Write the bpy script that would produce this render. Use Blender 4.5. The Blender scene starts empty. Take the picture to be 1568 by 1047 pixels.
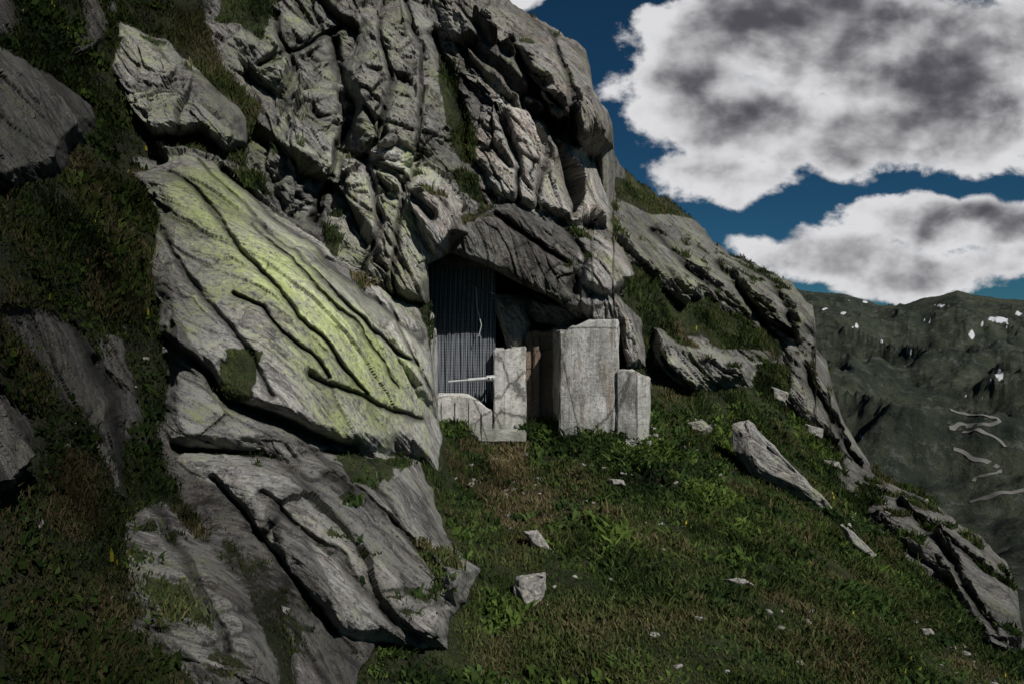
import bpy, bmesh, math, random
import numpy as np
from mathutils import Vector, noise as mnoise
rng=np.random.default_rng(7); random.seed(7)
F=1045.0; CX=784.0; CY=523.0   # camera at the origin: image pixel coordinates -> view slopes
def A(px): return (px-CX)/F
def B(py): return (CY-py)/F
def S(px,py,d): return Vector((A(px)*d,d,B(py)*d))
scene=bpy.context.scene
# ------------------------------------------------------------------ noise
def h3(ix,iy,iz,seed):
    n=(ix.astype(np.uint32)*np.uint32(374761393)+iy.astype(np.uint32)*np.uint32(668265263)+iz.astype(np.uint32)*np.uint32(2147483647)+np.uint32((seed*974634777)&0xffffffff))
    n=(n^(n>>np.uint32(13)))*np.uint32(1274126177)
    n=(n^(n>>np.uint32(16)))*np.uint32(2246822519)
    n=n^(n>>np.uint32(15))
    return (n&np.uint32(0xffffff)).astype(np.float32)/np.float32(16777216)
def vn(p,seed=0):
    f=np.floor(p); i=f.astype(np.int64); t=(p-f).astype(np.float32); t=t*t*(3-2*t)
    r=0
    for dx in (0,1):
        wx=t[:,0] if dx else 1-t[:,0]
        for dy in (0,1):
            wy=t[:,1] if dy else 1-t[:,1]
            for dz in (0,1):
                wz=t[:,2] if dz else 1-t[:,2]
                r=r+wx*wy*wz*h3(i[:,0]+dx,i[:,1]+dy,i[:,2]+dz,seed)
    return r*2-1
def fbm(p,o=4,seed=0):
    r=0;a=1;s=0
    for k in range(o):
        r=r+a*vn(p*(2.03**k)+k*17.3,seed+k); s+=a; a*=.5
    return r/s
def facets(p,seed,tilt=2.0):
    """blocky fracture: each cell is a tilted plane; returns displacement and edge distance"""
    b=np.floor(p-.5).astype(np.int64)
    d1=np.full(len(p),9.,np.float32); d2=d1.copy(); val=np.zeros(len(p),np.float32)
    for dx in (0,1):
        for dy in (0,1):
            for dz in (0,1):
                i0=b[:,0]+dx;i1=b[:,1]+dy;i2=b[:,2]+dz
                r0=h3(i0,i1,i2,seed);r1=h3(i0,i1,i2,seed+1);r2=h3(i0,i1,i2,seed+2)
                q=np.stack([p[:,0]-i0-.5-(r0-.5)*.8,p[:,1]-i1-.5-(r1-.5)*.8,p[:,2]-i2-.5-(r2-.5)*.8],1)
                d=np.sqrt((q*q).sum(1)).astype(np.float32)
                v=(r0*7.13%1-.5)*.9+(q[:,0]*(r1*9.7%1-.5)+q[:,1]*(r2*8.3%1-.5)+q[:,2]*(r0*5.9%1-.5))*tilt
                c=d<d1
                d2=np.where(c,d1,np.minimum(d2,d)); d1=np.where(c,d,d1); val=np.where(c,v,val)
    return val.astype(np.float32),d2-d1
def sstep(x,a,b):
    t=np.clip((x-a)/(b-a),0,1); return t*t*(3-2*t)
def sdf(X,Y,poly):
    """signed distance, positive inside"""
    n=len(poly); d=np.full(X.shape,1e9); ins=np.zeros(X.shape,bool)
    for i in range(n):
        x0,y0=poly[i];x1,y1=poly[(i+1)%n]
        ex,ey=x1-x0,y1-y0; wx,wy=X-x0,Y-y0
        t=np.clip((wx*ex+wy*ey)/(ex*ex+ey*ey+1e-9),0,1)
        d=np.minimum(d,(wx-ex*t)**2+(wy-ey*t)**2)
        if y0!=y1:
            c=((y0>Y)!=(y1>Y))&(X<(x1-x0)*(Y-y0)/(y1-y0)+x0); ins^=c
    return np.where(ins,1,-1)*np.sqrt(d)
def pdist(X,Y,line):
    d=np.full(X.shape,1e9)
    for (x0,y0),(x1,y1) in zip(line[:-1],line[1:]):
        ex,ey=x1-x0,y1-y0; wx,wy=X-x0,Y-y0
        t=np.clip((wx*ex+wy*ey)/(ex*ex+ey*ey+1e-9),0,1)
        d=np.minimum(d,(wx-ex*t)**2+(wy-ey*t)**2)
    return np.sqrt(d)
# ------------------------------------------------------------------ node helpers
class M:
    def __init__(s,name,world=False):
        if world: s.m=bpy.data.worlds.new(name)
        else: s.m=bpy.data.materials.new(name)
        s.m.use_nodes=True; s.t=s.m.node_tree; s.t.nodes.clear()
    def n(s,ty,**k):
        x=s.t.nodes.new(ty)
        for a,b in k.items(): setattr(x,a,b)
        return x
    def put(s,sock,v):
        if isinstance(v,bpy.types.NodeSocket): s.t.links.new(v,sock)
        else:
            if isinstance(v,(tuple,list)) and len(v)==3 and sock.type=='RGBA': v=(*v,1)
            sock.default_value=v
    def math(s,op,a,b=0.0,c=0.0,clamp=False):
        x=s.n('ShaderNodeMath',operation=op,use_clamp=clamp); s.put(x.inputs[0],a); s.put(x.inputs[1],b); s.put(x.inputs[2],c); return x.outputs[0]
    def noise(s,vec,scale,det=5,rough=.6,dist=0.):
        x=s.n('ShaderNodeTexNoise'); s.put(x.inputs['Vector'],vec); x.inputs['Scale'].default_value=scale
        x.inputs['Detail'].default_value=det; x.inputs['Roughness'].default_value=rough; x.inputs['Distortion'].default_value=dist; return x.outputs['Fac']
    def voro(s,vec,scale,feat='F1'):
        x=s.n('ShaderNodeTexVoronoi',feature=feat); s.put(x.inputs['Vector'],vec); x.inputs['Scale'].default_value=scale; return x.outputs['Distance']
    def ss(s,v,a,b,c=0.,d=1.):
        x=s.n('ShaderNodeMapRange',interpolation_type='SMOOTHSTEP'); s.put(x.inputs[0],v); s.put(x.inputs[1],a); s.put(x.inputs[2],b); s.put(x.inputs[3],c); s.put(x.inputs[4],d); return x.outputs[0]
    def mix(s,f,a,b,bt='MIX'):
        x=s.n('ShaderNodeMix',data_type='RGBA',blend_type=bt); s.put(x.inputs[0],f); s.put(x.inputs[6],a); s.put(x.inputs[7],b); return x.outputs[2]
    def mapping(s,vec,scale=(1,1,1),rot=(0,0,0)):
        x=s.n('ShaderNodeMapping'); s.put(x.inputs[0],vec); x.inputs['Rotation'].default_value=rot; x.inputs['Scale'].default_value=scale; return x.outputs[0]
    def scale(s,c,k):
        x=s.n('ShaderNodeVectorMath',operation='SCALE'); s.put(x.inputs[0],c); s.put(x.inputs['Scale'],k); return x.outputs[0]
    def obj(s): return s.n('ShaderNodeTexCoord').outputs['Object']
    def attr(s,name='mask'):
        x=s.n('ShaderNodeAttribute',attribute_name=name); sp=s.n('ShaderNodeSeparateColor'); s.t.links.new(x.outputs['Color'],sp.inputs[0])
        return sp.outputs[0],sp.outputs[1],sp.outputs[2],x.outputs['Alpha'],x.outputs['Color']
    def bump(s,h,strength,dist,nrm=None):
        x=s.n('ShaderNodeBump'); x.inputs['Strength'].default_value=strength; x.inputs['Distance'].default_value=dist; s.put(x.inputs['Height'],h)
        if nrm is not None: s.put(x.inputs['Normal'],nrm)
        return x.outputs[0]
    def out(s,col,rough=.9,nrm=None,spec=.25,metal=0.):
        b=s.n('ShaderNodeBsdfPrincipled'); s.put(b.inputs['Base Color'],col); s.put(b.inputs['Roughness'],rough)
        b.inputs['Specular IOR Level'].default_value=spec; b.inputs['Metallic'].default_value=metal
        if nrm is not None: s.put(b.inputs['Normal'],nrm)
        o=s.n('ShaderNodeOutputMaterial'); s.t.links.new(b.outputs[0],o.inputs[0]); return s.m
# rock + turf material (mask: R turf, G lichen, B warm tint, A brightness incl. painted light and shade; flow: coordinates stretched along the bedding)
def hillside_mat(name,plain=False):
    m=M(name); o=m.obj()
    if plain:
        g,l,w,br=0.0,0.15,0.5,1.0; st=m.mapping(m.mapping(o,(1,1,1),(0,math.radians(42),0)),(1,1,.25))
    else:
        g,l,w,br,_=m.attr(); st=m.n('ShaderNodeAttribute',attribute_name='flow').outputs['Vector']
    n1=m.noise(o,.7,4,.62); n2=m.noise(o,10,5,.78); n3=m.noise(st,1.5,6,.74,.2); n5=m.noise(st,7.,5,.8); n6=m.noise(m.mapping(st,(1,1,1),(.7,.3,0)),.45,4,.6)
    c=m.mix(m.ss(n1,.40,.60),(.19,.187,.182),(.33,.325,.315))
    c=m.mix(m.math('MULTIPLY',m.ss(n3,.46,.54),m.math('MULTIPLY',w,.85)),c,(.30,.25,.22))
    c=m.mix(m.math('MULTIPLY',m.ss(n6,.54,.62),m.math('MULTIPLY',w,.6)),c,(.23,.165,.13))
    c=m.mix(m.ss(n5,.51,.61,0,.75),c,(.46,.455,.44))
    c=m.mix(m.ss(n5,.48,.39,0,.8),c,(.085,.083,.08))
    c=m.mix(m.ss(n3,.55,.61,0,.8),c,(.05,.049,.048))
    lb=m.math('ADD',m.math('MULTIPLY',m.math('SUBTRACT',n5,.5),1.6),m.math('ADD',m.math('MULTIPLY',m.math('SUBTRACT',n1,.5),1.4),m.math('MULTIPLY',m.math('SUBTRACT',n2,.5),1.6)))
    lm2=m.math('ADD',m.math('MULTIPLY',l,.55),lb)
    c=m.mix(m.ss(lm2,.08,.34,0,.6),c,(.21,.222,.145))
    c=m.mix(m.ss(lm2,.28,.64,0,.80),c,(.285,.33,.12))
    c=m.mix(m.ss(n2,.55,.68,0,.6),c,(.52,.51,.49))
    c=m.mix(m.ss(n2,.46,.36,0,.8),c,(.055,.053,.05))
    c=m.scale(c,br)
    t2=m.noise(o,5,5,.7)
    gc=m.mix(m.ss(n1,.38,.62),(.016,.021,.009),(.040,.050,.018))
    gc=m.mix(m.ss(t2,.52,.68,0,.7),gc,(.055,.048,.026))
    gc=m.mix(m.ss(t2,.45,.30,0,.8),gc,(.010,.011,.007))
    if not plain:
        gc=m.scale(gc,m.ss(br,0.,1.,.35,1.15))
        edge=m.math('ADD',g,m.math('MULTIPLY',m.math('SUBTRACT',n2,.5),.9))
        c=m.mix(m.ss(edge,.42,.58),c,gc)
    hh=m.math('ADD',m.math('MULTIPLY',n2,.8),m.math('MULTIPLY',n5,.6))
    return m.out(c,.92,m.bump(hh,1.,.12),.2)
mat_hill=hillside_mat('rock_and_turf'); mat_rock=hillside_mat('grey_boulder_rock',True)
# ------------------------------------------------------------------ hillside relief
top_pts=[(-260,-260),(560,-260),(690,-60),(770,-6),(800,14),(850,45),(882,62),(898,80),(904,105),(908,140),(930,168),(938,190),(941,238),(950,255),(985,282),(1040,318),(1078,350),(1092,372),(1150,400),(1212,430),(1222,445),(1244,470),(1249,500),(1240,525),(1268,556),(1274,590),(1290,640),(1312,680),(1335,712),(1372,738),(1410,752),(1450,788),(1500,822),(1542,862),(1558,905),(1562,945),(1572,980),(1620,1040),(1800,1180)]
ctrl=[(700,660,23.5),(850,655,24),(1000,680,22.3),(700,800,17),(850,800,17.3),(750,1046,10.5),(1000,1046,10),(1250,1046,10.8),(1568,1046,15),(1200,800,21),(1400,900,20),(1350,750,32),(1450,800,29),(1560,950,22),(1100,680,26),(1200,620,33),(1030,600,27),(1100,520,34),(1230,500,42),(1270,570,40),(1300,650,37),(1000,450,32),(1100,430,40),(1000,340,43),(940,270,44),(1080,370,48),(1200,435,50),
(700,390,23.6),(800,400,24.2),(800,330,24.6),(900,400,25.),(960,430,26.5),(930,200,33),(895,90,36),(850,60,36),(750,20,34),(650,100,29),(550,200,25),(600,330,22.5),(620,450,21.5),(645,480,21.8),(450,300,22),(400,100,26),(500,20,30),(300,20,25),(200,150,21),(300,150,21),(100,50,19),(0,0,16),(0,200,12),(100,250,14),(220,260,18),
(300,280,18),(400,400,16),(600,480,19.5),(650,600,20),(660,700,18),(500,600,14.5),(400,500,14),(300,450,14.5),(270,650,12),(400,680,12),(550,680,14.5),
(600,760,13.5),(720,870,13.5),(680,960,11.5),(500,850,10.5),(400,750,11),(300,850,9),(400,1000,7.5),(200,800,9.5),(550,1046,8.8),
(100,400,11),(0,400,9),(100,600,9.5),(150,800,8.2),(0,800,6.5),(100,1046,5.8),(0,1046,5.2),(-260,0,11),(-260,500,6),(-260,1046,4.3),(500,-260,38),(0,-260,22),(-260,-260,16),(1000,1300,7),(400,1300,5.5),(1500,1300,9.5),(1800,1250,17),(0,1300,4.2)]
ctrl=np.array(ctrl,float)
def tps_fit(cp,val,lam=1e-3):
    n=len(cp); r=np.hypot(cp[:,None,0]-cp[None,:,0],cp[:,None,1]-cp[None,:,1])
    K=r**2*np.log(r+1e-9)+lam*np.eye(n); Pm=np.c_[np.ones(n),cp]
    L=np.block([[K,Pm],[Pm.T,np.zeros((3,3))]])
    return np.linalg.solve(L,np.r_[val,0,0,0])
cpn=ctrl[:,:2]/1000.; W=tps_fit(cpn,1/ctrl[:,2],2e-3)
def tps_eval(X,Y):
    x=X.ravel()/1000.;y=Y.ravel()/1000.
    r=np.hypot(x[:,None]-cpn[None,:,0],y[:,None]-cpn[None,:,1])
    v=(r**2*np.log(r+1e-9))@W[:-3]+W[-3]+W[-2]*x+W[-1]*y
    return v.reshape(X.shape)
gx=np.linspace(-280,1820,211); gy=np.linspace(-280,1320,161)
GX,GY=np.meshgrid(gx,gy); GI=np.clip(tps_eval(GX,GY),1/60.,1/3.2)
def inv_depth(X,Y):
    fx=np.clip((X-gx[0])/(gx[1]-gx[0]),0,209.999); fy=np.clip((Y-gy[0])/(gy[1]-gy[0]),0,159.999)
    ix=fx.astype(int); iy=fy.astype(int); tx=fx-ix; ty=fy-iy
    return (GI[iy,ix]*(1-tx)+GI[iy,ix+1]*tx)*(1-ty)+(GI[iy+1,ix]*(1-tx)+GI[iy+1,ix+1]*tx)*ty
C=1180;R=800
cols=np.concatenate([np.linspace(-260,0,70,endpoint=False),np.linspace(0,1570,1030,endpoint=False),np.linspace(1570,1800,80)])
tp=np.array(top_pts,float); topy=np.interp(cols,tp[:,0],tp[:,1])
topy+= (vn(np.stack([cols/14,cols*0,cols*0],1),3)*3+vn(np.stack([cols/5,cols*0,cols*0],1),4)*1.6)
t=np.linspace(0,1,R)
X=np.repeat(cols[None,:],R,0); Y=topy[None,:]+(1310-topy[None,:])*t[:,None]
pp=np.stack([X.ravel()/60,Y.ravel()/60,X.ravel()*0],1)
wx=(fbm(pp,4,11)*15).reshape(X.shape); wy=(fbm(pp,4,31)*15).reshape(X.shape)
XW=X+wx; YW=Y+wy
Ds=1/inv_depth(X,Y); D=Ds.copy()
# rock bodies: outline, relief (m), edge roll (px), lichen, warm, bright, tilt(right,down)
rocks=[
 ([(-260,30),(0,70),(80,110),(145,165),(150,185),(120,225),(95,265),(0,290),(-260,320)],1.1,30,.15,.2,.24,(.3,-.3)),
 ([(185,40),(260,60),(320,120),(370,165),(385,215),(350,232),(300,205),(240,222),(205,180),(178,110)],1.4,26,.35,.2,.9,(.5,-.2)),
 ([(250,110),(300,130),(300,170),(290,200),(265,190)],.1,16,.3,.1,.85,(0,.0)),
 ([(350,60),(430,15),(500,30),(525,110),(505,200),(480,310),(440,330),(405,240),(420,150),(375,110)],1.5,30,.4,.2,.78,(-.5,.3)),
 ([(430,130),(520,120),(530,220),(500,320),(460,340),(430,300)],.9,22,.35,.1,.92,(.6,.2)),
 ([(545,20),(640,-20),(665,60),(690,140),(680,220),(640,262),(540,235),(515,180)],1.9,34,.3,.4,.85,(-.6,.2)),
 ([(525,225),(600,228),(690,292),(722,350),(668,400),(650,474),(600,460),(520,400),(495,340)],1.5,26,.4,.35,1.25,(.5,.1)),
 ([(620,280),(690,290),(715,345),(668,395),(640,350)],.7,14,.1,1.,1.15,(-.4,-.3)),
 ([(640,-60),(780,-60),(905,40),(960,100),(960,250),(880,232),(830,172),(740,165),(700,100)],1.9,36,.2,1.,.80,(.4,.3)),
 ([(780,60),(850,40),(905,90),(900,150),(860,190),(820,160)],1.1,20,.1,1,.85,(-.8,.2)),
 ([(735,150),(820,140),(880,220),(935,260),(930,345),(860,345),(765,312),(720,240)],1.5,22,.1,.8,1.3,(.2,.4)),
 ([(690,330),(765,310),(860,335),(958,370),(968,430),(935,462),(885,485),(835,466),(770,430),(728,404),(688,390)],1.0,20,.05,.6,.44,(.2,-.6)),  # overhang: low brightness paints the shade on its underside
 ([(880,340),(958,372),(966,430),(930,458),(890,430)],.8,14,.1,.6,1.1,(.7,-.2)),
 ([(885,450),(940,450),(985,490),(1000,560),(960,570),(950,500),(890,492)],.9,14,.1,.5,.9,(.5,0)),
 ([(200,262),(290,240),(345,262),(440,335),(565,440),(650,505),(672,560),(672,720),(600,690),(540,705),(440,655),(330,610),(245,540),(232,430),(240,330)],1.8,34,.95,.2,1.65,(.1,0)),
 ([(262,470),(330,590),(440,640),(520,690),(440,705),(395,690),(262,684),(245,600)],.9,24,.3,.2,.9,(-.3,-.3)),
 ([(570,440),(640,478),(672,560),(672,640),(640,600),(600,540)],.8,14,.3,.2,1.75,(.6,0)),  # right part of slab: high brightness paints it sunlit
 ([(285,690),(470,702),(580,690),(665,745),(690,830),(738,872),(718,925),(690,940),(682,995),(640,992),(520,965),(440,870),(360,770),(270,712)],1.1,30,.12,.45,.9,(.4,.1)),
 ([(560,690),(640,700),(690,830),(735,872),(700,930),(650,850),(600,780)],.6,16,.15,.2,1.1,(.8,-.2)),
 ([(185,790),(240,775),(350,870),(400,960),(425,1060),(330,1080),(240,985),(195,880)],.8,30,.12,.3,.52,(.3,-.3)),
 ([(405,770),(470,800),(540,960),(500,950),(440,880)],.4,14,.05,.3,.5,(.3,0)),
 ([(430,930),(485,950),(525,1060),(450,1070)],.5,16,.1,.3,.55,(.3,0)),
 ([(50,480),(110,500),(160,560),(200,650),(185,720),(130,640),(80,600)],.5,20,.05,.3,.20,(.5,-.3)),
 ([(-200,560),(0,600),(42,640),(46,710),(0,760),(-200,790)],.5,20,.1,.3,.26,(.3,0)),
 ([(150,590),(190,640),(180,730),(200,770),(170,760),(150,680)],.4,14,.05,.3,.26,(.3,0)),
 ([(935,320),(985,345),(1080,372),(1215,425),(1260,480),(1250,510),(1212,532),(1150,505),(1085,455),(1045,475),(1003,425),(962,400)],1.8,24,.4,.3,.7,(.3,-.3)),
 ([(1110,400),(1215,425),(1262,490),(1215,530),(1170,490),(1120,450)],1.2,18,.4,.3,.62,(.7,-.3)),
 ([(940,285),(1000,305),(1080,345),(1092,378),(1000,350),(945,330)],.8,14,.3,.3,.6,(0,-.3)),
 ([(1000,500),(1060,518),(1110,545),(1165,560),(1155,600),(1060,603),(1010,560)],1.5,18,.35,.3,.8,(-.4,-.2)),
 ([(1060,540),(1110,545),(1165,560),(1150,595),(1085,585)],.9,12,.35,.2,.8,(.6,0)),
 ([(1195,530),(1262,550),(1300,640),(1340,712),(1300,705),(1240,655),(1190,600)],1.2,18,.25,.4,.6,(.5,0)),
 ([(1320,735),(1372,735),(1450,780),(1560,850),(1580,930),(1575,1010),(1505,990),(1452,895),(1380,835),(1320,785)],1.3,20,.2,.5,.5,(.4,-.2)),
]
zone_rock=[([(380,-260),(700,-260),(960,60),(960,460),(880,490),(655,470),(560,445),(430,330),(360,280),(215,255),(200,235),(300,235),(380,240),(390,160),(340,100),(300,0)],1.,.45,.45,.6,1),
 ([(945,280),(1090,360),(1220,430),(1260,500),(1280,600),(1345,710),(1300,720),(1230,660),(1180,610),(1120,600),(1040,560),(1010,520),(960,420)],.58,.3,.4,.48,4),
 ([(1300,690),(1350,715),(1450,785),(1600,880),(1600,1000),(1500,1000),(1440,900),(1370,850),(1310,780),(1270,720)],.8,.2,.4,.42,4),
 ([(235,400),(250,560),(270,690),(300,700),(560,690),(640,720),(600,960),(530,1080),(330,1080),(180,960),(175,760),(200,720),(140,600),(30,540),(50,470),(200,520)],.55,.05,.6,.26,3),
 ([(-260,480),(60,470),(180,620),(200,780),(120,800),(-10,700),(-260,700)],.5,.05,.5,.17,3),  # left flank: low brightness carries painted shade
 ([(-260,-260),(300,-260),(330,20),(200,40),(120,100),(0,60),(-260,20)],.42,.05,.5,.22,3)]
lich=np.zeros_like(X); warm=np.full_like(X,.3); bright=np.full_like(X,.55); turf=np.ones_like(X); label=np.zeros(X.shape,int)
bright=.18+.42*sstep(X,160,500)  # left side darkened in colour, standing in for shade and vignette
patch=fbm(np.stack([(X/90-Y/200).ravel(),(Y/220+X/400).ravel(),X.ravel()*0],1),4,77).reshape(X.shape)
for poly,str_,l,w,b,lb in zone_rock:
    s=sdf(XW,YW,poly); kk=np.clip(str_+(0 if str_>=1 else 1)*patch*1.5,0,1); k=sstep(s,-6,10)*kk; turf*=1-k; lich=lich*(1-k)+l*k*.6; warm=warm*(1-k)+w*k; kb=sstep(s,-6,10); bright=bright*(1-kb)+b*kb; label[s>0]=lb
oh=np.zeros_like(X)
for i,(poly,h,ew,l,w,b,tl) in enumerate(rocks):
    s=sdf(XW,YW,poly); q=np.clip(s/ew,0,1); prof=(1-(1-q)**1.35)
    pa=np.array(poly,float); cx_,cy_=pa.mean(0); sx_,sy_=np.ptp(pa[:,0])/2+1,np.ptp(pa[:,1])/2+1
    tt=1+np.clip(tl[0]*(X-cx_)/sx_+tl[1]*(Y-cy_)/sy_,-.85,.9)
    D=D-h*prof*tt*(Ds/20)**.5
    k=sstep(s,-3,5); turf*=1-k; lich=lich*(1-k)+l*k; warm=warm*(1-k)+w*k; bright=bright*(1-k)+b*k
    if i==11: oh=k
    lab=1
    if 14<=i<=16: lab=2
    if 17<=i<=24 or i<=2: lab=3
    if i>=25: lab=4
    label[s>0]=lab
def blob(px,py,rx,ry,rot=0):
    c,s_=math.cos(rot),math.sin(rot); dx=X-px;dy=Y-py
    u=(dx*c+dy*s_)/rx; v=(-dx*s_+dy*c)/ry; return np.exp(-(u*u+v*v))
sl=label==2
ls=np.clip(blob(420,420,230,80,.85)*.92+blob(560,570,100,70,.8)*.75+blob(300,300,60,50)*.8+blob(540,640,60,40)*.6+blob(270,420,50,60)*.4,0,1.)
lich=np.where(sl,.12+ls*.80,lich)
bright=np.where(sl,bright*(.52+.48*sstep(X+Y*.25,380,560)),bright)  # slab colour brightens to the right, painting its sunlit part
cracks=[([(262,262),(330,325),(385,400),(450,470),(510,540),(560,600)],4,.45),([(300,250),(360,300),(430,365),(500,430),(560,500),(640,560)],3.5,.45),
 ([(345,262),(430,340),(520,415),(590,475),(650,525)],6,.75),([(355,450),(400,470),(430,505),(470,545),(500,575)],4,.45),([(470,575),(560,610),(640,640)],6,.6),([(390,340),(470,420),(550,505),(610,590)],3,.3),([(600,470),(620,520),(660,600)],4,.4),
 ([(250,520),(340,600),(440,650),(540,690)],9,.8),([(240,340),(300,430),(360,520),(420,600)],5,.35),([(510,60),(540,150),(515,240),(480,340)],9,1.4),([(660,60),(700,130),(712,240)],9,1.2),
 ([(530,235),(610,270),(660,330)],6,.7),([(760,160),(790,240),(800,310)],5,.8),([(800,150),(825,230),(830,320)],4,.7),([(840,190),(870,270),(880,330)],5,.7),([(780,60),(800,110),(850,180)],6,.9),
 ([(700,0),(760,70),(830,130)],6,.9),([(420,20),(450,100),(430,170)],6,.9),([(860,340),(900,390),(880,440)],6,.8),([(760,330),(820,370),(870,400)],5,.7),([(1100,400),(1150,470),(1170,500)],6,1.1),
 ([(580,30),(600,120),(570,220)],5,.8),([(620,0),(650,110),(630,250)],4,.7),([(400,100),(470,60),(520,40)],5,.7),([(560,240),(580,330),(560,420)],5,.6),([(640,240),(600,360),(610,450)],5,.6),([(720,60),(780,130),(850,160)],5,.8),([(840,50),(870,120),(880,220)],5,.8),
 ([(1000,350),(1050,400),(1100,440)],6,.9),([(1160,410),(1200,470),(1215,530)],6,.9),([(1230,560),(1270,640),(1310,700)],6,.8),([(400,760),(500,830),(560,900),(640,980)],6,.35),([(500,730),(600,790),(680,880)],6,.35),([(330,740),(430,850),(500,950)],5,.3),
 ([(235,780),(300,880),(350,1000)],6,.25),([(150,560),(185,660),(190,760)],12,.5),([(60,430),(120,520),(170,600)],9,.4),([(1400,790),(1460,870),(1520,960)],7,.8),([(1370,770),(1440,820),(1540,890)],6,.7)]
crk=np.zeros_like(X)
for ln,w_,dep in cracks:
    m_=pdist(X+wx*.8,Y+wy*.8,ln); g_=np.exp(-(m_/w_)**2); D=D+dep*g_*(D/20)**.4; crk=np.maximum(crk,np.exp(-(m_/(w_*.8))**2))
for poly in [[(672,80),(700,95),(722,200),(728,250),(700,245),(680,190)],[(945,425),(1000,415),(1045,470),(1052,498),(1000,500),(960,470)],[(690,262),(730,270),(745,320),(700,300)],[(485,340),(515,350),(518,395),(495,385)],
 [(520,715),(570,715),(575,745),(530,745)],[(360,255),(400,262),(415,300),(375,285)],[(400,60),(425,-20),(360,-40),(330,30)],[(1160,565),(1200,560),(1215,600),(1175,595)],[(1060,455),(1090,470),(1180,510),(1190,545),(1110,540),(1050,510)],[(585,440),(560,450),(545,425)],[(940,262),(985,285),(1060,335),(1000,322),(944,292)]]:
    s=sdf(X+wx*1.2,Y+wy*1.2,poly); k=sstep(s,-5,4); turf=np.maximum(turf,k*.95)
s=sdf(X+wx*3,Y+wy*3,[(325,550),(390,556),(404,590),(365,604),(335,580)]); turf=np.maximum(turf,sstep(s,-8,8)*.9)
D=D+2.2*np.exp(-(Y-topy[None,:])/9.)*(D/30)
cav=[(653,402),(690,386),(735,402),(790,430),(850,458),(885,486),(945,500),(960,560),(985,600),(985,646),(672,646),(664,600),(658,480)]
s=sdf(X+wx*.25,Y+wy*.25,cav); kc=sstep(s,-1,5); D=D*(1-kc)+30.5*kc; bright=bright*(1-kc)+.20*kc; turf*=1-kc; lich*=1-kc; label[s>0]=1  # cavern colour is lowered too, painting shade into the recess
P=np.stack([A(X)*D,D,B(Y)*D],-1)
def normals(P):
    du=np.gradient(P,axis=1); dv=np.gradient(P,axis=0); n=np.cross(du,dv); n/=np.linalg.norm(n,axis=-1,keepdims=True)+1e-9
    s=np.sign((n*(-P)).sum(-1,keepdims=True)); return n*s
def blur(a,k):
    for ax in (0,1):
        c=np.cumsum(np.pad(a,[(k+1,k) if i==ax else (0,0) for i in range(a.ndim)],mode='edge'),axis=ax)
        n=a.shape[ax]; a=(np.take(c,range(2*k+1,2*k+1+n),axis=ax)-np.take(c,range(0,n),axis=ax))/(2*k+1)
    return a
N0=normals(P); Pd=P/np.linalg.norm(P,axis=-1,keepdims=True)
face=sstep(blur(np.abs((N0*Pd).sum(-1)),1),.10,.45)
Nn=blur(N0,14); Nn=Nn*.6-.6*Pd; Nn/=np.linalg.norm(Nn,axis=-1,keepdims=True)+1e-9
Psm=np.stack([A(X)*Ds,Ds,B(Y)*Ds],-1).reshape(-1,3)     # smooth host surface: fracture pattern lives on it
flat=P.reshape(-1,3)
def strata(p,d1,stretch):
    d1=np.array(d1)/np.linalg.norm(d1); al=p@d1
    return p-d1[None,:]*(al*(1-1/stretch))[:,None]
warp=np.stack([fbm(Psm*.5,3,50),fbm(Psm*.5,3,60),fbm(Psm*.5,3,70)],1)
warp2=np.stack([fbm(Psm*2.2,3,51),fbm(Psm*2.2,3,61),fbm(Psm*2.2,3,71)],1)
lowm=((label==2)|((label==3)&(X>160)&(Y>240))).astype(float).ravel()
slabm=(label==2).astype(float).ravel()
ridge=(label==4).ravel()
fp=Psm+warp*.2+warp2*.03
Q=np.where(lowm[:,None]>.5,strata(fp,(.74,.13,-.66),4.),strata(fp,(.40,.1,-.9),3.2))
fq=flat*.5+Psm*.5+warp*.25+warp2*.04
flow=np.where(lowm[:,None]>.5,strata(fq,(.74,.13,-.66),6.),strata(fq,(.38,.1,-.92),5.5))
far=np.clip(flat[:,1]/22,.75,1.5)
f0,e0=facets(Q/4.0+3,700,2.8); f1,e1=facets(Q/1.7,100,2.8); f2,e2=facets(Q/.75+5,200,2.8); f3,e3=facets(Q/.36+9,300,2.6); f4,e4=facets(Q/.17+2,350,2.6)
amp=(1-.45*lowm-.15*slabm+.3*ridge)*(1-.45*oh.ravel())
disp=(f0*.95*(1-.75*lowm)*np.where(ridge,.6,1)*(1-.6*oh.ravel())+f1*.26*amp+f2*.13*amp+f3*.065*amp+f4*.034*amp)*far
disp-=(np.exp(-e0/.012)*.25*(1-lowm)+np.exp(-e1/.020)*.15+np.exp(-e2/.035)*.07+np.exp(-e3/.06)*.02)*np.clip(amp,.45,1)
disp+=fbm(flow*1.8,4,80)*.05+fbm(flow*7,3,85)*.035
rockm=np.clip(1-turf,0,1).ravel()
gd=fbm(flat*.35,3,90)*.28+fbm(flat*1.7,4,95)*.17
near=np.clip(flat[:,1]/14,.65,1)
Dsp=((disp*rockm+gd*(1-rockm))*near).reshape(X.shape)*(.05+.95*face)
Dsp*= .35+.65*sstep(Y-topy[None,:],0,40)
Dsp=np.where(face<.4,blur(Dsp,1),Dsp)
Dsp=np.where(kc>.02,np.clip(Dsp,-.3,.3)*.5,Dsp)
P=P+Nn*Dsp[...,None]
N2=blur(normals(P),3); N2/=np.linalg.norm(N2,axis=-1,keepdims=True)
led=sstep(N2[...,2],.70,.86)*sstep(fbm(P.reshape(-1,3)*.8,3,120).reshape(X.shape),-.1,.25)*(label!=2)
turf=np.maximum(turf,led*.8*(label!=0))
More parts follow.
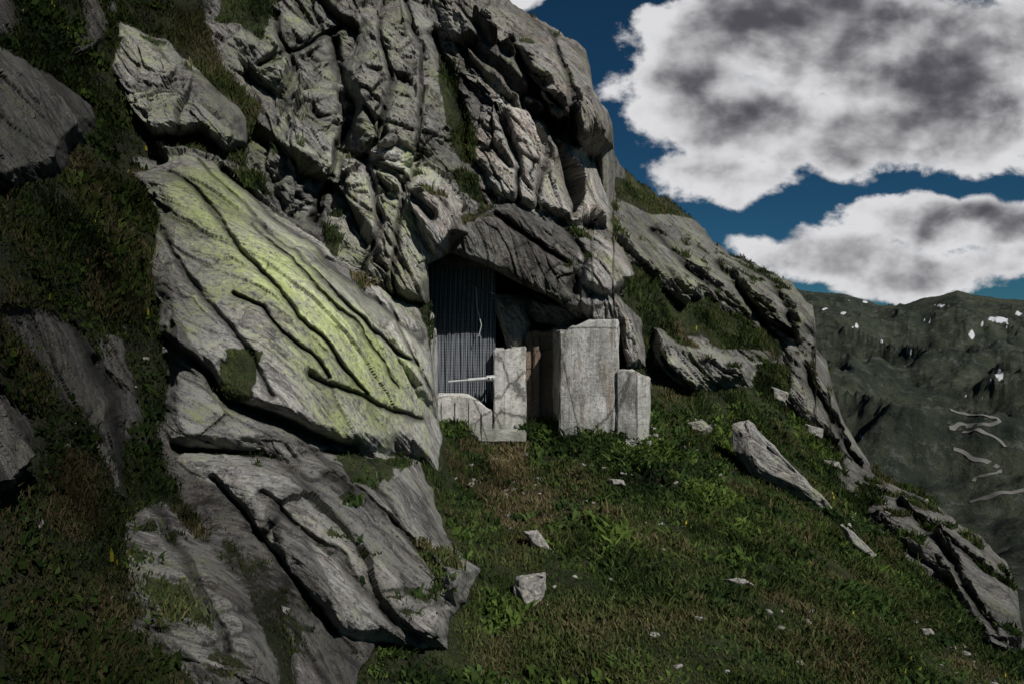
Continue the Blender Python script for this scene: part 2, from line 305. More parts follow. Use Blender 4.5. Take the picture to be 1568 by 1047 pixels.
crkd=np.clip(np.exp(-e0/.012)*.7+np.exp(-e1/.022)*.7+np.exp(-e2/.03)*.4,0,.8).reshape(X.shape)
bright=bright*(1-.8*crkd*(label>0)*(1-.4*slabm.reshape(X.shape)))*(1-.7*crk*(label>0))  # cracks darkened in colour, painting shade into the carved grooves
bright=bright*(1+np.clip(f0,-.5,.5)*.3*(1-lowm)+np.clip(f1,-.5,.5)*.4+np.clip(f2,-.5,.5)*.2).reshape(X.shape)  # raised facets lighter, sunk ones darker: sunlit contrast put into the colour
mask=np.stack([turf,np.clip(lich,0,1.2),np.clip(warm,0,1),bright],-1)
flow=flow.reshape(*X.shape,3)
sk=[]; skm=[]
for s_ in (90,45,20,9,3,.8):
    sk.append(P[0]+np.array([.12,.75,-.75])[None,:]*s_); skm.append(mask[0])
P=np.concatenate([np.array(sk),P],0); mask=np.concatenate([np.array(skm),mask],0)
label=np.concatenate([np.repeat(label[:1],6,0),label],0); flow=np.concatenate([np.array(sk)*.5,flow],0)
Nrow,Ncol=P.shape[:2]
def grid_faces(r,c):
    idx=np.arange(r*c).reshape(r,c)
    return np.stack([idx[:-1,:-1],idx[1:,:-1],idx[1:,1:],idx[:-1,1:]],-1).reshape(-1,4)
def mesh_obj(name,verts,faces,mat,col=None,smooth=True,flow=None):
    me=bpy.data.meshes.new(name); nf=len(faces); k=faces.shape[1]
    me.vertices.add(len(verts)); me.vertices.foreach_set('co',verts.astype(np.float32).ravel())
    me.loops.add(nf*k); me.loops.foreach_set('vertex_index',faces.astype(np.int32).ravel())
    me.polygons.add(nf); me.polygons.foreach_set('loop_start',np.arange(0,nf*k,k,dtype=np.int32))
    me.polygons.foreach_set('loop_total',np.full(nf,k,np.int32))
    me.polygons.foreach_set('use_smooth',np.full(nf,smooth))
    me.update(calc_edges=True)
    if col is not None:
        a=me.attributes.new('mask','FLOAT_COLOR','POINT'); a.data.foreach_set('color',col.astype(np.float32).ravel())
    if flow is not None:
        a=me.attributes.new('flow','FLOAT_VECTOR','POINT'); a.data.foreach_set('vector',flow.astype(np.float32).ravel())
    me.materials.append(mat); o=bpy.data.objects.new(name,me); scene.collection.objects.link(o); return o
V=P.reshape(-1,3); Mk=mask.reshape(-1,4); Fl=flow.reshape(-1,3); faces=grid_faces(Nrow,Ncol); fl=label.ravel()[faces[:,0]]
for lab,nm in [(0,'ground'),(1,'rock_cliff'),(2,'lichen_rock_slab'),(3,'rock_outcrop'),(4,'rocky_ridge')]:
    f=faces[fl==lab]; u,inv=np.unique(f,return_inverse=True)
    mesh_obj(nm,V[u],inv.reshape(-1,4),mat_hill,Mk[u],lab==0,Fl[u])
# ------------------------------------------------------------------ turf growth
Pg=P[6:]; tg=mask[6:,:,0]; bg=mask[6:,:,3]
vis=(Pg[...,1]>3)&(tg>.5)
def surf_sample(n,cond,seed):
    r=np.random.default_rng(seed); ii=np.argwhere(cond); w=Pg[ii[:,0],ii[:,1],1]**.7; w/=w.sum()
    s_=ii[r.choice(len(ii),n,p=w)]
    rr=np.clip(s_[:,0],0,R-2); cc=np.clip(s_[:,1],0,C-2); u=r.random((n,1)); v=r.random((n,1))
    p=Pg[rr,cc]*(1-u)*(1-v)+Pg[rr+1,cc]*u*(1-v)+Pg[rr,cc+1]*(1-u)*v+Pg[rr+1,cc+1]*u*v
    return p,rr,cc,r
def tufts(name,n,seed,bl,hgt,wid,pal,mat,cond,spread=.07,lean=.6):
    p,rr,cc,r=surf_sample(n,cond,seed)
    big=np.repeat(p,bl,0); N=len(big)
    base=big+np.c_[r.normal(0,spread,(N,2)),r.normal(0,.01,N)-.03]
    hn=np.clip(1+fbm(p*.8,3,seed+9)*1.6,.35,2.2)
    sc=np.repeat(np.clip(r.normal(1,.35,n),.4,2)*np.clip(p[:,1]/16,.55,1.6)*hn,bl)
    H=hgt*sc*r.uniform(.6,1.2,N); Wd=wid*np.clip(sc,.5,2)*r.uniform(.6,1.3,N)
    an=r.uniform(0,2*math.pi,N); side=np.c_[np.cos(an),np.sin(an),np.zeros(N)]
    la=r.uniform(0,2*math.pi,N); lv=np.c_[np.cos(la),np.sin(la),np.zeros(N)]*(lean*H*r.uniform(.2,1.,N))[:,None]
    up=np.c_[np.zeros((N,2)),H]
    v0=base-side*Wd[:,None]*.5; v1=base+side*Wd[:,None]*.5; m0=base+up*.6+lv*.35-side*Wd[:,None]*.45; m1=base+up*.6+lv*.35+side*Wd[:,None]*.45
    tip=base+up*.95+lv
    vv=np.stack([v0,v1,m1,m0,tip],1).reshape(-1,3); i0=np.arange(N)[:,None]*5
    ff=np.concatenate([i0+np.array([[0,1,2]]),i0+np.array([[0,2,3]]),i0+np.array([[3,2,4]])]); pal=np.array(pal)
    pn=fbm(p*.5,3,seed+5)*2.2+r.normal(0,.35,n); ci=np.clip(((pn+1)/2)*(len(pal)-1),0,len(pal)-1.001); c0=pal[ci.astype(int)]*(1-(ci%1))[:,None]+pal[ci.astype(int)+1]*(ci%1)[:,None]
    bb=np.clip(bg[rr,cc]/.55,.22,1.2); c0=c0*bb[:,None]*r.uniform(.7,1.3,(n,1))  # blades take over the shade painted into the brightness mask
    cc4=np.c_[c0,np.ones(n)]; cc4=np.repeat(np.repeat(cc4,bl,0),5,0)
    return mesh_obj(name,vv,ff,mat,cc4,False)
def leaf_mat(name,tr=.3):
    m=M(name); _,_,_,_,c=m.attr(); d=m.n('ShaderNodeBsdfDiffuse'); m.put(d.inputs[0],c); t_=m.n('ShaderNodeBsdfTranslucent'); m.put(t_.inputs[0],c)
    mx=m.n('ShaderNodeMixShader'); mx.inputs[0].default_value=tr; m.t.links.new(d.outputs[0],mx.inputs[1]); m.t.links.new(t_.outputs[0],mx.inputs[2])
    o=m.n('ShaderNodeOutputMaterial'); m.t.links.new(mx.outputs[0],o.inputs[0]); return m.m
lm=leaf_mat('grass_blades')
pg=[(.014,.021,.009),(.023,.036,.013),(.038,.054,.018),(.055,.073,.023),(.072,.072,.032),(.10,.084,.045)]
Xs=X;Ys=Y
tufts('grass',120000,1,5,.12,.022,pg,lm,vis,.07,.9)
tufts('alpine_plants',18000,2,6,.11,.06,[(.017,.031,.011),(.028,.048,.015),(.045,.073,.02),(.07,.105,.024)],lm,vis&(((Xs>500)&(Ys>620))|(Xs<260)),.10,1.2)
scat=fbm(np.stack([(X/22).ravel(),(Y/14).ravel(),X.ravel()*0],1),3,555).reshape(X.shape)
lime=vis&((blob(1090,755,70,25)+blob(1000,695,80,25)*.8+blob(1170,815,60,25)*.7+blob(560,1010,70,40)*.8+blob(690,655,25,15)+blob(1300,930,80,40)*.7+blob(850,655,60,15)*.6+scat*.9)>.62)
tufts('lush_plants',2400,12,6,.10,.055,[(.035,.062,.018),(.052,.085,.022),(.08,.115,.028)],lm,lime,.10,1.2)
dry=vis&((blob(740,700,70,50)*.8+blob(1000,1000,200,50)*.3+blob(180,420,60,80)+blob(100,760,50,80)+blob(330,790,80,50)+blob(800,780,90,60)*.6+blob(170,920,60,60))>.45)
tufts('dry_grass',5500,3,6,.13,.018,[(.07,.06,.03),(.11,.09,.05),(.16,.13,.07)],lm,dry,.07,.9)
tufts('yellow_flowers',400,4,2,.10,.03,[(.30,.28,.03),(.42,.38,.05)],lm,vis&((Xs>1000)|(Xs<260)),.12,.3)
def stone_mesh(r,sub=1):
    bm=bmesh.new(); bmesh.ops.create_icosphere(bm,subdivisions=sub,radius=1)
    for _ in range(7):
        n=Vector(r.normal(0,1,3)).normalized(); k_=r.uniform(.45,.8)
        for v in bm.verts:
            dd=v.co.dot(n)
            if dd>k_: v.co-=n*(dd-k_)
    vs=np.array([v.co[:] for v in bm.verts]); fs=np.array([[v.index for v in f.verts] for f in bm.faces]); bm.free(); return vs,fs
def stones(name,n,seed,cond,smin,smax,mat):
    p,rr,cc,r=surf_sample(n,cond,seed); vv=[];ff=[];off=0
    for i in range(n):
        vs,fs=stone_mesh(r,2); s_=smin+(smax-smin)*r.random()**3; sc=np.array([s_*r.uniform(.8,1.6),s_*r.uniform(.7,1.3),s_*r.uniform(.4,.8)])
        a_=r.uniform(0,6.28); v=vs*sc; v=np.c_[v[:,0]*math.cos(a_)-v[:,1]*math.sin(a_),v[:,0]*math.sin(a_)+v[:,1]*math.cos(a_),v[:,2]-v[:,0]*.3]
        vv.append(v+p[i]); ff.append(fs+off); off+=len(vs)
    return mesh_obj(name,np.concatenate(vv),np.concatenate(ff),mat,None,False)
def stone_mat():
    m=M('pale_stone'); o=m.obj(); n=m.noise(o,9,5,.7); n2=m.noise(o,.9,2,.5)
    c=m.mix(m.ss(n,.35,.65),(.12,.115,.11),(.31,.295,.27)); c=m.mix(m.ss(n2,.5,.6,0,.5),c,(.12,.12,.10)); return m.out(c,.9,m.bump(n,.7,.05))
mat_stone=stone_mat()
stones('loose_stones',380,5,vis&(Xs>680)&(Ys>600),.03,.17,mat_stone)
stones('rubble_stones',320,6,vis&((blob(770,740,60,80)+blob(920,720,50,20)+blob(1380,800,130,40)+blob(1050,660,60,25))>.4),.04,.20,mat_stone)
stones('scree_stones',90,8,vis&(Xs<330),.02,.07,mat_rock)
def boulder(name,pts,d,th,seed,mat,slope=0.,cuts=5,amp=.05,bd=None):
    pts=[S(px,py,d+slope*(px-pts[0][0])/100) for px,py in pts]; c=sum(pts,Vector())/len(pts)
    bm=bmesh.new(); vw=c.normalized()
    for p in pts:
        bm.verts.new(p); bm.verts.new(c+(p-c)*.62-vw*th*.5+Vector((0,0,th*.12))); bm.verts.new(c+(p-c)*.85+vw*th*.7)
    r=bmesh.ops.convex_hull(bm,input=bm.verts)
    bmesh.ops.delete(bm,geom=[g for g in r['geom_interior'] if isinstance(g,bmesh.types.BMVert)],context='VERTS')
    bmesh.ops.triangulate(bm,faces=bm.faces); 
    bmesh.ops.bevel(bm,geom=list(bm.edges),offset=th*.04,segments=1,affect='EDGES')
    bmesh.ops.triangulate(bm,faces=bm.faces)
    bmesh.ops.subdivide_edges(bm,edges=[e for e in bm.edges if e.calc_length()>th*.12],cuts=cuts,use_grid_fill=True)
    bmesh.ops.triangulate(bm,faces=bm.faces); bm.normal_update()
    vs=np.array([v.co[:] for v in bm.verts]); ns=np.array([v.normal[:] for v in bm.verts])
    f,e=facets(strata(vs,(.6,.1,-.7),2)/(th*.55)+seed*3.1,400+seed); dsp=(f*1.6-np.exp(-e/.06)*.7+fbm(vs*4/th,4,seed)*1.2)*amp*th
    vs=vs+ns*dsp[:,None]; fs=np.array([[v.index for v in q.verts] for q in bm.faces]); bm.free()
    return mesh_obj(name,vs,fs,mat,None,False)
def gd_(px,py):
    return float(1/inv_depth(np.array([[px]]),np.array([[py]]))[0,0])
bl=[([(1120,648),(1142,640),(1172,668),(1212,712),(1252,752),(1276,778),(1262,780),(1210,748),(1150,725),(1122,690)],.9),
 ([(800,812),(822,810),(850,848),(842,852),(812,832)],.3),([(788,882),(806,878),(820,888),(836,874),(835,900),(822,942),(800,938),(786,905)],.35),
 ([(1285,800),(1305,812),(1345,852),(1338,860),(1300,832)],.4),([(1040,648),(1078,642),(1092,655),(1080,666),(1052,660)],.5),
 ([(1105,886),(1140,884),(1155,895),(1130,898)],.25),([(1408,962),(1425,960),(1436,974),(1412,975)],.25),([(1255,702),(1285,706),(1290,718),(1262,716)],.4),([(748,700),(765,700),(768,711),(752,712)],.25),([(932,732),(955,734),(958,743),(936,744)],.25),
 ([(430,925),(445,930),(442,945),(432,942)],.1),([(357,952),(372,956),(370,966),(358,964)],.1),([(350,562),(385,570),(392,592),(365,598),(348,585)],.4),([(1350,975),(1366,977),(1364,984),(1350,983)],.15),([(1180,590),(1210,600),(1205,622),(1180,612)],.5),([(1232,648),(1262,655),(1258,672),(1235,668)],.5)]
for i,(pts,th) in enumerate(bl):
    cx=sum(p[0] for p in pts)/len(pts); cy=max(p[1] for p in pts)*.5+.5*sum(p[1] for p in pts)/len(pts)
    boulder('boulder',pts,gd_(cx,cy)-th*.15,th,i,mat_rock if i in(0,4,12,3) else mat_stone,0.,5 if i<3 else 3)
# ------------------------------------------------------------------ fortification
def concrete(name,base,dirt,rust=0.,lines=.3,shade=1.):
    m=M(name); o=m.obj(); n1=m.noise(o,1.1,6,.7); st=m.mapping(o,(1.6,1.6,.55)); n2=m.noise(st,1.2,7,.74); n3=m.noise(o,9,6,.8)
    c=m.mix(m.ss(n1,.42,.58),base,tuple(x*.66 for x in base)); c=m.mix(m.ss(n2,.51,.60,0,.85),c,dirt); c=m.mix(m.ss(n2,.46,.38,0,.5),c,tuple(min(.55,x*1.35) for x in base))
    if rust: c=m.mix(m.ss(m.noise(m.mapping(o,(1.8,1.8,.22)),.8,6,.75),.54-rust*.3,.64-rust*.2,0,.7),c,(.155,.105,.075))
    c=m.mix(m.ss(n3,.53,.63,0,.65),c,(.09,.09,.08)); c=m.mix(m.ss(n3,.46,.36,0,.5),c,tuple(min(.6,x*1.5) for x in base))
    cr=m.voro(m.mapping(o,(1,1,.7)),.55,'DISTANCE_TO_EDGE'); ck=m.ss(m.math('ADD',cr,m.math('MULTIPLY',m.math('SUBTRACT',n3,.5),.12)),.0,.012,.7,0.)
    c=m.mix(ck,c,(.05,.048,.045))
    sep=m.n('ShaderNodeSeparateXYZ'); m.put(sep.inputs[0],o); bd=m.math('FRACT',m.math('MULTIPLY',sep.outputs[2],1.1)); ln=m.ss(m.math('ABSOLUTE',m.math('SUBTRACT',bd,.5)),.475,.5,0,1)
    c=m.mix(m.math('MULTIPLY',m.math('MULTIPLY',ln,lines),m.ss(n1,.4,.6)),c,(.07,.07,.065))
    c=m.mix(m.ss(m.math('ADD',sep.outputs[2],m.math('MULTIPLY',m.math('SUBTRACT',n1,.5),3.)),-3.2,-2.3,.5,0.),c,(.10,.11,.075))
    h=m.math('SUBTRACT',m.math('ADD',n3,m.math('MULTIPLY',n1,.6)),m.math('ADD',m.math('MULTIPLY',ln,.4*lines),ck)); return m.out(c,.9,m.bump(h,.9,.06))
con=concrete('weathered_concrete',(.42,.415,.39),(.15,.145,.13),.05); con_l=concrete('pale_concrete',(.45,.44,.41),(.20,.195,.175),0.,.1); con_r=concrete('rust_stained_concrete',(.25,.195,.155),(.075,.055,.042),.8)
fort=bpy.data.objects.new('bunker_entrance',None); scene.collection.objects.link(fort)
def prism(name,plan,z0,tops,mat,cuts=14,amp=.02,seed=0):
    bm=bmesh.new(); n=len(plan); b=[bm.verts.new((x,y,z0)) for x,y in plan]; t_=[bm.verts.new((x,y,z)) for (x,y),z in zip(plan,tops)]
    for i in range(n): bm.faces.new([b[i],b[(i+1)%n],t_[(i+1)%n],t_[i]])
    bm.faces.new(t_); bm.faces.new(b[::-1]); bmesh.ops.recalc_face_normals(bm,faces=bm.faces)
    bmesh.ops.bevel(bm,geom=list(bm.edges),offset=.035,segments=2,affect='EDGES')
    bmesh.ops.subdivide_edges(bm,edges=[e for e in bm.edges if e.calc_length()>.3],cuts=cuts,use_grid_fill=True); bm.normal_update()
    for v in bm.verts:
        q=v.co*1.7+Vector((seed,0,0))
        v.co+=v.normal*(mnoise.fractal(q,1,2,4)*amp+mnoise.noise(v.co*9)*amp*.4)
        if v.co.z>min(tops)-.15: v.co.z+=mnoise.noise(v.co*4)*amp*3.5
    me=bpy.data.meshes.new(name); bm.to_mesh(me); bm.free(); me.materials.append(mat); o=bpy.data.objects.new(name,me); scene.collection.objects.link(o); o.parent=fort; return o
prism('main_wall',[(1.63,23.35),(2.0,23.15),(2.6,23.02),(3.45,22.9),(3.62,23.05),(3.75,25.6),(1.45,25.6)],-4,[.30,.58,.72,.78,.74,.7,.5],con,12,.035,1)
prism('rust_wall',[(.50,25.2),(1.70,25.0),(1.75,25.7),(.5,25.8)],-4,[.40,.42,.42,.4],con_r,14,.03,2)
prism('rust_wall_buttress',[(.80,24.98),(1.02,24.95),(1.04,25.4),(.82,25.4)],-4,[.2,.15,.2,.2],con_r,10,.03,22)
prism('door_jamb',[(-.66,24.55),(-.30,24.52),(-.24,25.6),(-.62,25.6)],-4,[-.25,-.30,-.2,-.2],con_l,12,.025,3)
prism('side_wall',[(-.31,24.56),(.52,24.9),(.52,25.9),(-.3,25.7)],-4,[-.30,-.12,-.1,-.3],con,12,.03,4)
prism('wing_wall',[(3.50,22.80),(4.12,22.50),(4.35,24.5),(3.62,24.6)],-4.4,[-.93,-1.0,-1.,-1.],con,12,.025,5)
prism('wing_wall_end',[(4.10,22.47),(4.55,22.7),(4.95,24.4),(4.3,24.4)],-4.6,[-1.0,-1.25,-1.3,-1.],con,12,.025,6)
prism('wing_wall_foot',[(3.7,22.15),(4.5,22.1),(4.6,22.5),(3.7,22.6)],-4.8,[-3.3,-3.35,-3.2,-3.2],con,8,.05,7)
prism('left_pier_cap',[(-3.3,22.3),(-2.66,22.4),(-2.66,23.4),(-3.3,23.4)],.45,[1.02,.98,.98,1.02],con_l,8,.02,8)
prism('left_pier',[(-3.15,22.45),(-2.72,22.5),(-2.76,25.3),(-3.15,25.3)],-3.6,[.45,.45,.45,.45],con_l,12,.02,9)
prism('barrier_wall',[(-2.64,23.95),(-1.5,23.95),(-.70,24.0),(-.70,24.3),(-1.5,24.35),(-2.64,24.35)],-3.6,[-1.95,-2.0,-2.55,-2.4,-1.82,-1.78],con_l,8,.02,10)
for i,x in enumerate([-2.45,-1.98,-1.50,-1.05]):
    zt=-2.0 if x<-1.4 else -2.05-(x+1.5)*.7
    prism('barrier_rib_%d'%(i+1),[(x-.03,23.88),(x+.03,23.88),(x+.03,24.0),(x-.03,24.0)],-3.5,[zt-.1,zt-.1,zt,zt],con_l,4,.008,30+i)
prism('threshold_slab',[(-2.75,23.9),(.50,23.95),(.50,25.3),(-2.75,25.3)],-3.5,[-3.16]*4,con_l,10,.03,20)
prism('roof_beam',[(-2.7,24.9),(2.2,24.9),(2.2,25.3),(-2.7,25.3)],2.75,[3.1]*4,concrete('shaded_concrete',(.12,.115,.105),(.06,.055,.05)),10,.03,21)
def simple(name,col,rough=.7,metal=0.):
    m=M(name); o=m.obj(); n=m.noise(o,5,4,.6); c=m.mix(n,tuple(x*.6 for x in col),tuple(x*1.4 for x in col)); return m.out(c,rough,m.bump(n,.3,.01),.3,metal)
cloth=simple('dark_camouflage_cloth',(.028,.031,.037)); chain=simple('dull_steel_strands',(.19,.205,.23),.55,.1); steel=simple('galvanised_steel',(.45,.46,.46),.45,.4); cable_m=simple('black_cable',(.02,.02,.02))
nx,nz=160,60; gxx=np.linspace(-3.0,-.62,nx); gzz=np.linspace(-2.6,3.0,nz)
GXc,GZc=np.meshgrid(gxx,gzz); GYc=25.35+.06*np.sin(GXc*34+np.sin(GZc*1.3))+.03*np.sin(GXc*11+GZc)
cl=mesh_obj('cloth_curtain',np.stack([GXc,GYc,GZc],-1).reshape(-1,3),grid_faces(nz,nx),cloth); cl.parent=fort
vs=[];fs=[];off=0
def strip(p0,p1,w,seg,wob,ph):
    global off
    for k_ in range(seg+1):
        u=k_/seg; c_=p0.lerp(p1,u)+Vector((math.sin(ph+u*7)*wob,math.cos(ph*2+u*5)*wob,0))
        dv=(p1-p0).normalized(); sd=dv.cross(Vector((0,1,0))).normalized()*w; fw=Vector((0,-w,0))
        for q in (-sd,fw,sd): vs.append((c_+q)[:])
    for k_ in range(seg):
        a_=off+k_*3
        fs.append([a_,a_+1,a_+4,a_+3]); fs.append([a_+1,a_+2,a_+5,a_+4])
    off+=(seg+1)*3
for i in range(52):
    x=-2.98+i*2.34/51; strip(Vector((x+random.uniform(-.01,.01),25.1,2.9)),Vector((x+random.uniform(-.03,.03),25.1,-2.1+random.uniform(-.1,.25))),.0095,14,.02,i*1.7)
for j in range(46):
    z=-1.9+j*.1; strip(Vector((-2.98,25.09,z)),Vector((-.66,25.09,z+random.uniform(-.04,.04))),.0035,12,.012,j)
ch=mesh_obj('chain_net',np.array(vs),np.array(fs),chain); ch.parent=fort
def tube(name,pts,rad,mat,parent,bev=3):
    cu=bpy.data.curves.new(name,'CURVE'); cu.dimensions='3D'; sp=cu.splines.new('POLY'); sp.points.add(len(pts)-1)
    for q,p in zip(sp.points,pts): q.co=(*p,1)
    cu.bevel_depth=rad; cu.bevel_resolution=bev; cu.use_fill_caps=True; cu.materials.append(mat); o=bpy.data.objects.new(name,cu); scene.collection.objects.link(o); o.parent=parent; return o
gate=bpy.data.objects.new('barrier_pole',None); scene.collection.objects.link(gate)
tube('pole',[(-2.25,24.2,-1.40),(-.68,24.2,-1.27)],.035,steel,gate); tube('sleeve',[(-1.55,24.2,-1.342),(-.9,24.2,-1.288)],.065,steel,gate); tube('end_plate',[(-.9,24.2,-1.288),(-.62,24.2,-1.265)],.11,steel,gate); tube('bracket',[(-.62,24.25,-1.25),(-.62,24.6,-1.25)],.05,steel,gate)
tube('bolt_hole_1',[(-.82,24.08,-1.28),(-.82,24.1,-1.28)],.04,cable_m,gate); tube('bolt_hole_2',[(-.69,24.08,-1.27),(-.69,24.1,-1.27)],.03,cable_m,gate)
def sag(p0,p1,s_,n=16): return [tuple(Vector(p0).lerp(Vector(p1),k_/n)-Vector((0,0,s_*4*(k_/n)*(1-k_/n)))) for k_ in range(n+1)]
tube('hanging_cable',sag((-1.5,23.6,2.1),(.7,24,1.75),.3)+sag((.7,24,1.75),(3.3,24.2,1.2),.35),.018,cable_m,fort,1)
tube('drop_cable',[(-1.3,24.6,2.0),(-1.25,24.6,1.2),(-1.1,24.6,.6),(-1.2,24.6,.2)],.02,steel,fort,1)
boulder('hanging_rock',[(752,448),(800,455),(812,495),(808,525),(795,545),(778,538),(765,500)],25.4,.8,40,mat_rock)
boulder('hanging_rock',[(800,455),(880,472),(890,490),(870,500),(820,492),(806,480)],25.9,.8,41,mat_rock)
# ------------------------------------------------------------------ valley and far hills
dr=np.array([40,120,250,400,650,900,1300,2000,3000,3700,9000]); dz=np.array([-70,-100,-145,-178,-205,-196,-160,-52,200,120,-200.])
hc=np.concatenate([np.linspace(-3,.38,120,endpoint=False),np.linspace(.38,.80,560,endpoint=False),np.linspace(.80,3,90)])
rd=np.geomspace(40,9000,560); AA,RR=np.meshgrid(hc,rd)
sky_px=np.array([600,1215,1235,1290,1320,1345,1372,1400,1440,1466,1490,1530,1568,1640,2600]); sky_py=np.array([430,440,446,447,455,464,466,460,450,445,453,458,461,440,430])
def hillz(AA,RR):
    z=np.interp(RR,dr,dz); rb=np.interp(AA*F+CX,sky_px,(CY-sky_py)/F)*3000
    k=np.exp(-((RR-3000)/600)**2); z=z+(rb-200)*k
    p=np.stack([(AA*RR).ravel()/420,RR.ravel()/420,0*RR.ravel()],1)
    n=(1-np.abs(fbm(p,6,500)))**2-.6; n2=fbm(p*6,4,520)
    am=np.clip((RR-150)/900,0,1)*(1-.90*np.exp(-((RR-3000)/330)**2))
    return z+(n.reshape(RR.shape)*165*am)+n2.reshape(RR.shape)*np.clip(RR/1000,.1,1.2)*12*(1-.6*np.exp(-((RR-3000)/200)**2))
HZ=hillz(AA,RR); HP=np.stack([AA*RR,RR,HZ],-1)
hpx=AA*F+CX; hpy=CY-HZ/RR*F
snow=np.zeros_like(HZ); nz_=fbm(np.stack([(AA*RR).ravel()/40,RR.ravel()/60,0*RR.ravel()],1),4,600).reshape(HZ.shape)
for (sx,sy,rx,ry) in [(1440,468,14,3),(1530,489,22,4),(1500,496,12,2),(1488,512,9,3),(1392,535,9,2),(1262,472,8,2),(1325,462,6,2),(1530,572,5,12),(1480,605,24,2),(1508,608,14,2),(1290,478,6,2),(1560,480,8,4),(1320,668,7,2),(1522,583,10,2),(1515,520,6,2),(1350,520,5,2),(1420,490,5,2),(1310,500,5,2),(1460,500,7,2),(1545,500,6,2),(1300,460,5,2),(1475,476,6,2)]:
    snow=np.maximum(snow,np.exp(-(((hpx-sx)/rx)**2+((hpy-sy)/ry)**2))*1.4+nz_*1.3*np.exp(-(((hpx-sx)/rx/2)**2+((hpy-sy)/ry/2)**2)))
hm=M('far_hillside'); o=hm.obj(); sn,_,_,_,_=hm.attr()
h1=hm.noise(o,.006,8,.72); h2=hm.noise(o,.035,7,.75)
c=hm.mix(hm.ss(h1,.40,.60),(.020,.026,.020),(.042,.049,.033)); c=hm.mix(hm.ss(h2,.52,.64,0,.7),c,(.085,.085,.080)); c=hm.mix(hm.ss(h2,.46,.34,0,.8),c,(.011,.014,.016)); c=hm.mix(hm.ss(sn,.62,.9),c,(.52,.54,.57))  # haze is put into the hill colours, raised and slightly bluish
hmat=hm.out(c,.95,hm.bump(h2,.9,16.),.1)
mesh_obj('hills',HP.reshape(-1,3),grid_faces(len(rd),len(hc)),hmat,np.stack([snow,snow*0,snow*0,snow*0+1],-1).reshape(-1,4))
def hit(px,py):
    a=A(px); r_=np.geomspace(300,3200,1500); z=hillz(np.full((1,1500),a),r_[None,:])[0]; bb=z/r_
    ok=np.where(bb>=B(py))[0]; i=ok[0] if len(ok) else 1499; return np.array([a*r_[i],r_[i],z[i]])
rm=M('grey_road_surface'); n=rm.noise(rm.obj(),.05,3); roadm=rm.out(rm.mix(n,(.09,.088,.082),(.16,.155,.145)),.9)
for ln in [[(1455,628),(1475,634),(1500,636),(1528,640),(1532,648),(1505,652),(1475,652),(1450,656),(1470,660),(1505,662),(1528,672),(1541,686)],[(1460,688),(1478,694),(1488,704),(1512,708),(1530,716),(1532,724),(1512,728),(1494,730),(1490,738)],[(1568,752),(1520,760),(1480,770)]]:
    pts=[]
    for (x0,y0),(x1,y1) in zip(ln[:-1],ln[1:]):
        for k_ in range(8): pts.append(hit(x0+(x1-x0)*k_/8,y0+(y1-y0)*k_/8))
    pts=np.array(pts)
    for _ in range(10): pts[1:-1]=(pts[:-2]+pts[2:]+2*pts[1:-1])/4
    tg_=np.gradient(pts,axis=0); sd=np.stack([-tg_[:,1],tg_[:,0],0*tg_[:,0]],1); sd/=np.linalg.norm(sd,axis=1,keepdims=True)+1e-6
    w_=2.6; ring=[]
    for o_ in (-w_,0,w_):
        q=pts+sd*o_; q[:,2]=hillz((q[:,0]/q[:,1])[None,:],q[:,1][None,:])[0]+1.4; ring.append(q)
    gv=np.stack(ring,0); mesh_obj('road',gv.reshape(-1,3),grid_faces(3,len(pts)),roadm)
# ------------------------------------------------------------------ sun, sky, camera
sv=Vector((.38,-.62,.62)).normalized(); el=math.asin(sv.z); az=math.atan2(sv.x,sv.y)
sun=bpy.data.lights.new('sun','SUN'); sun.energy=5.0; sun.angle=math.radians(.5); sun.color=(1,.96,.90); so=bpy.data.objects.new('sun',sun); so.rotation_euler=sv.to_track_quat('Z','Y').to_euler(); scene.collection.objects.link(so)
w=M('World',True); scene.world=w.m
w.m.cycles.sampling_method='MANUAL'; w.m.cycles.sample_map_resolution=256
sky=w.n('ShaderNodeTexSky',sky_type='NISHITA',sun_disc=False,sun_elevation=el,sun_rotation=az,altitude=2000,air_density=1.,dust_density=.3,ozone_density=2.)
tc=w.n('ShaderNodeTexCoord').outputs['Generated']; sp=w.n('ShaderNodeSeparateXYZ'); w.put(sp.inputs[0],tc)
yy=w.math('MAXIMUM',sp.outputs[1],.06); a0_=w.math('DIVIDE',sp.outputs[0],yy); b0_=w.math('DIVIDE',sp.outputs[2],yy)
cv=w.n('ShaderNodeCombineXYZ'); w.put(cv.inputs[0],a0_); w.put(cv.inputs[1],b0_); cv=cv.outputs[0]
wa=w.noise(cv,5,2,.5); wb=w.noise(w.mapping(cv,(1,1,1),(0,0,1.3)),5,2,.5)
a_=w.math('ADD',a0_,w.math('MULTIPLY',w.math('SUBTRACT',wa,.5),.10)); b_=w.math('ADD',b0_,w.math('MULTIPLY',w.math('SUBTRACT',wb,.5),.08))
dens=None
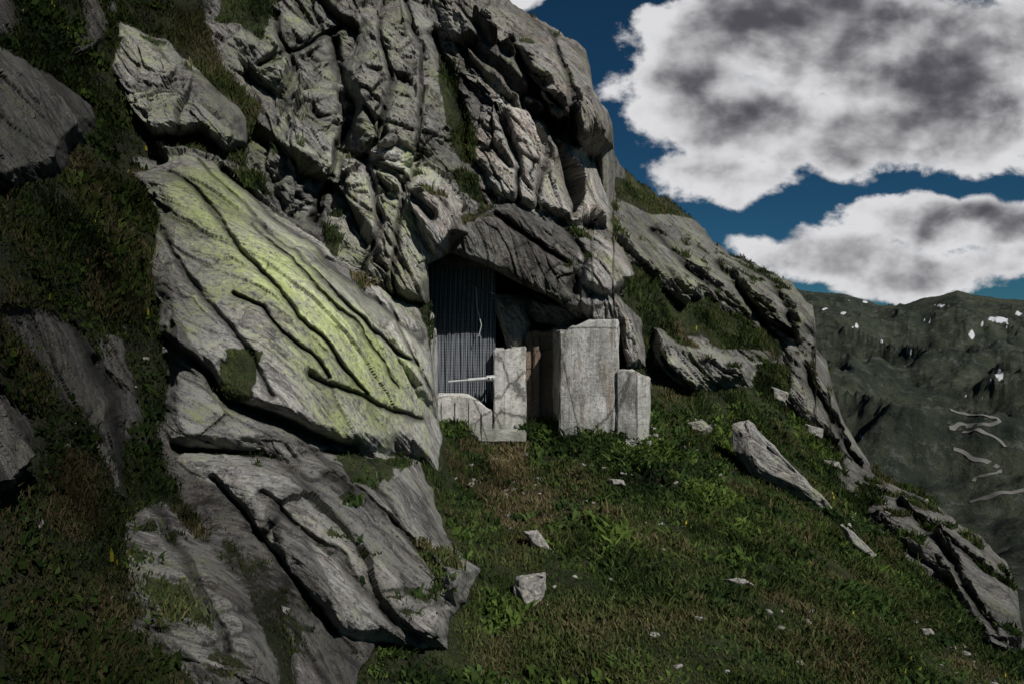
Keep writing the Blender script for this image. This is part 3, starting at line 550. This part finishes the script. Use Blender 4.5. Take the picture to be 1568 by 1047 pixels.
for (ex,ey,rx,ry,k_) in [(1250,50,290,120,1),(1450,110,230,160,1),(1150,180,200,95,1),(1075,110,115,100,.9),(1400,205,230,80,1),(1110,268,120,55,.8),(1700,60,260,260,1),(1480,345,230,55,.9),(1290,392,180,50,.85),(1390,415,150,52,.8),(1530,395,150,35,.7),(925,125,50,30,.3),(1000,25,40,40,.4),(805,-10,50,30,.4),(1100,-150,500,120,.8)]:
    u=w.math('DIVIDE',w.math('SUBTRACT',a_,A(ex)),rx/F); v=w.math('DIVIDE',w.math('SUBTRACT',b_,B(ey)),ry/F)
    r_=w.math('ADD',w.math('MULTIPLY',u,u),w.math('MULTIPLY',v,v))
    e_=w.math('MULTIPLY',w.math('SUBTRACT',1.,r_),k_*.6)
    if dens is None: dens=e_
    else:
        sm=w.n('ShaderNodeMath',operation='SMOOTH_MAX'); w.put(sm.inputs[0],dens); w.put(sm.inputs[1],e_); sm.inputs[2].default_value=.1; dens=sm.outputs[0]
dens=w.math('MAXIMUM',dens,-1.)
def nz(off,sc,det,ro=.58):
    mp=w.n('ShaderNodeMapping'); w.put(mp.inputs[0],cv); mp.inputs['Location'].default_value=(off[0],off[1],0); mp.inputs['Scale'].default_value=(1,1.35,1); return w.noise(mp.outputs[0],sc,det,ro,.1)
n0=nz((0,0),7,9,.60); s0=nz((0,0),6,5,.5); s1=nz((.014,-.036),6,5,.5); n2=nz((3,1),2.0,3,.5)
dn=w.math('ADD',dens,w.math('MULTIPLY',w.math('SUBTRACT',n0,.5),1.6)); dn=w.math('MAXIMUM',dn,w.math('SUBTRACT',dens,.22))
cover=w.ss(dn,.0,.20); thn=w.ss(dn,.04,.60); thick=w.ss(dens,.12,.58)
emb=w.math('MULTIPLY',w.math('SUBTRACT',s1,s0),2.8)
lum=w.math('SUBTRACT',1.06,w.math('MULTIPLY',thn,.34)); lum=w.math('SUBTRACT',lum,w.math('MULTIPLY',thick,.44))
lum=w.math('ADD',lum,emb); lum=w.math('ADD',lum,w.math('MULTIPLY',w.math('SUBTRACT',n2,.5),.5))
lum=w.ss(lum,-.08,1.12,.0,1.)
cc_=w.mix(lum,(1.0,.98,1.16),(8.8,8.8,9.0))
skyc=w.mix(1.,sky.outputs[0],(.09,.245,.31),'MULTIPLY')
col=w.mix(cover,skyc,cc_)
bgd=w.n('ShaderNodeBackground'); w.put(bgd.inputs[0],col); bgd.inputs[1].default_value=.08
wo=w.n('ShaderNodeOutputWorld'); w.t.links.new(bgd.outputs[0],wo.inputs[0])
cam=bpy.data.cameras.new('camera'); cam.lens=24; cam.sensor_width=36; cam.clip_end=30000; cam.clip_start=.1
co=bpy.data.objects.new('camera',cam); co.rotation_euler=(math.radians(90),0,0); scene.collection.objects.link(co); scene.camera=co
scene.view_settings.view_transform='Standard'; scene.view_settings.look='None'; scene.view_settings.exposure=0
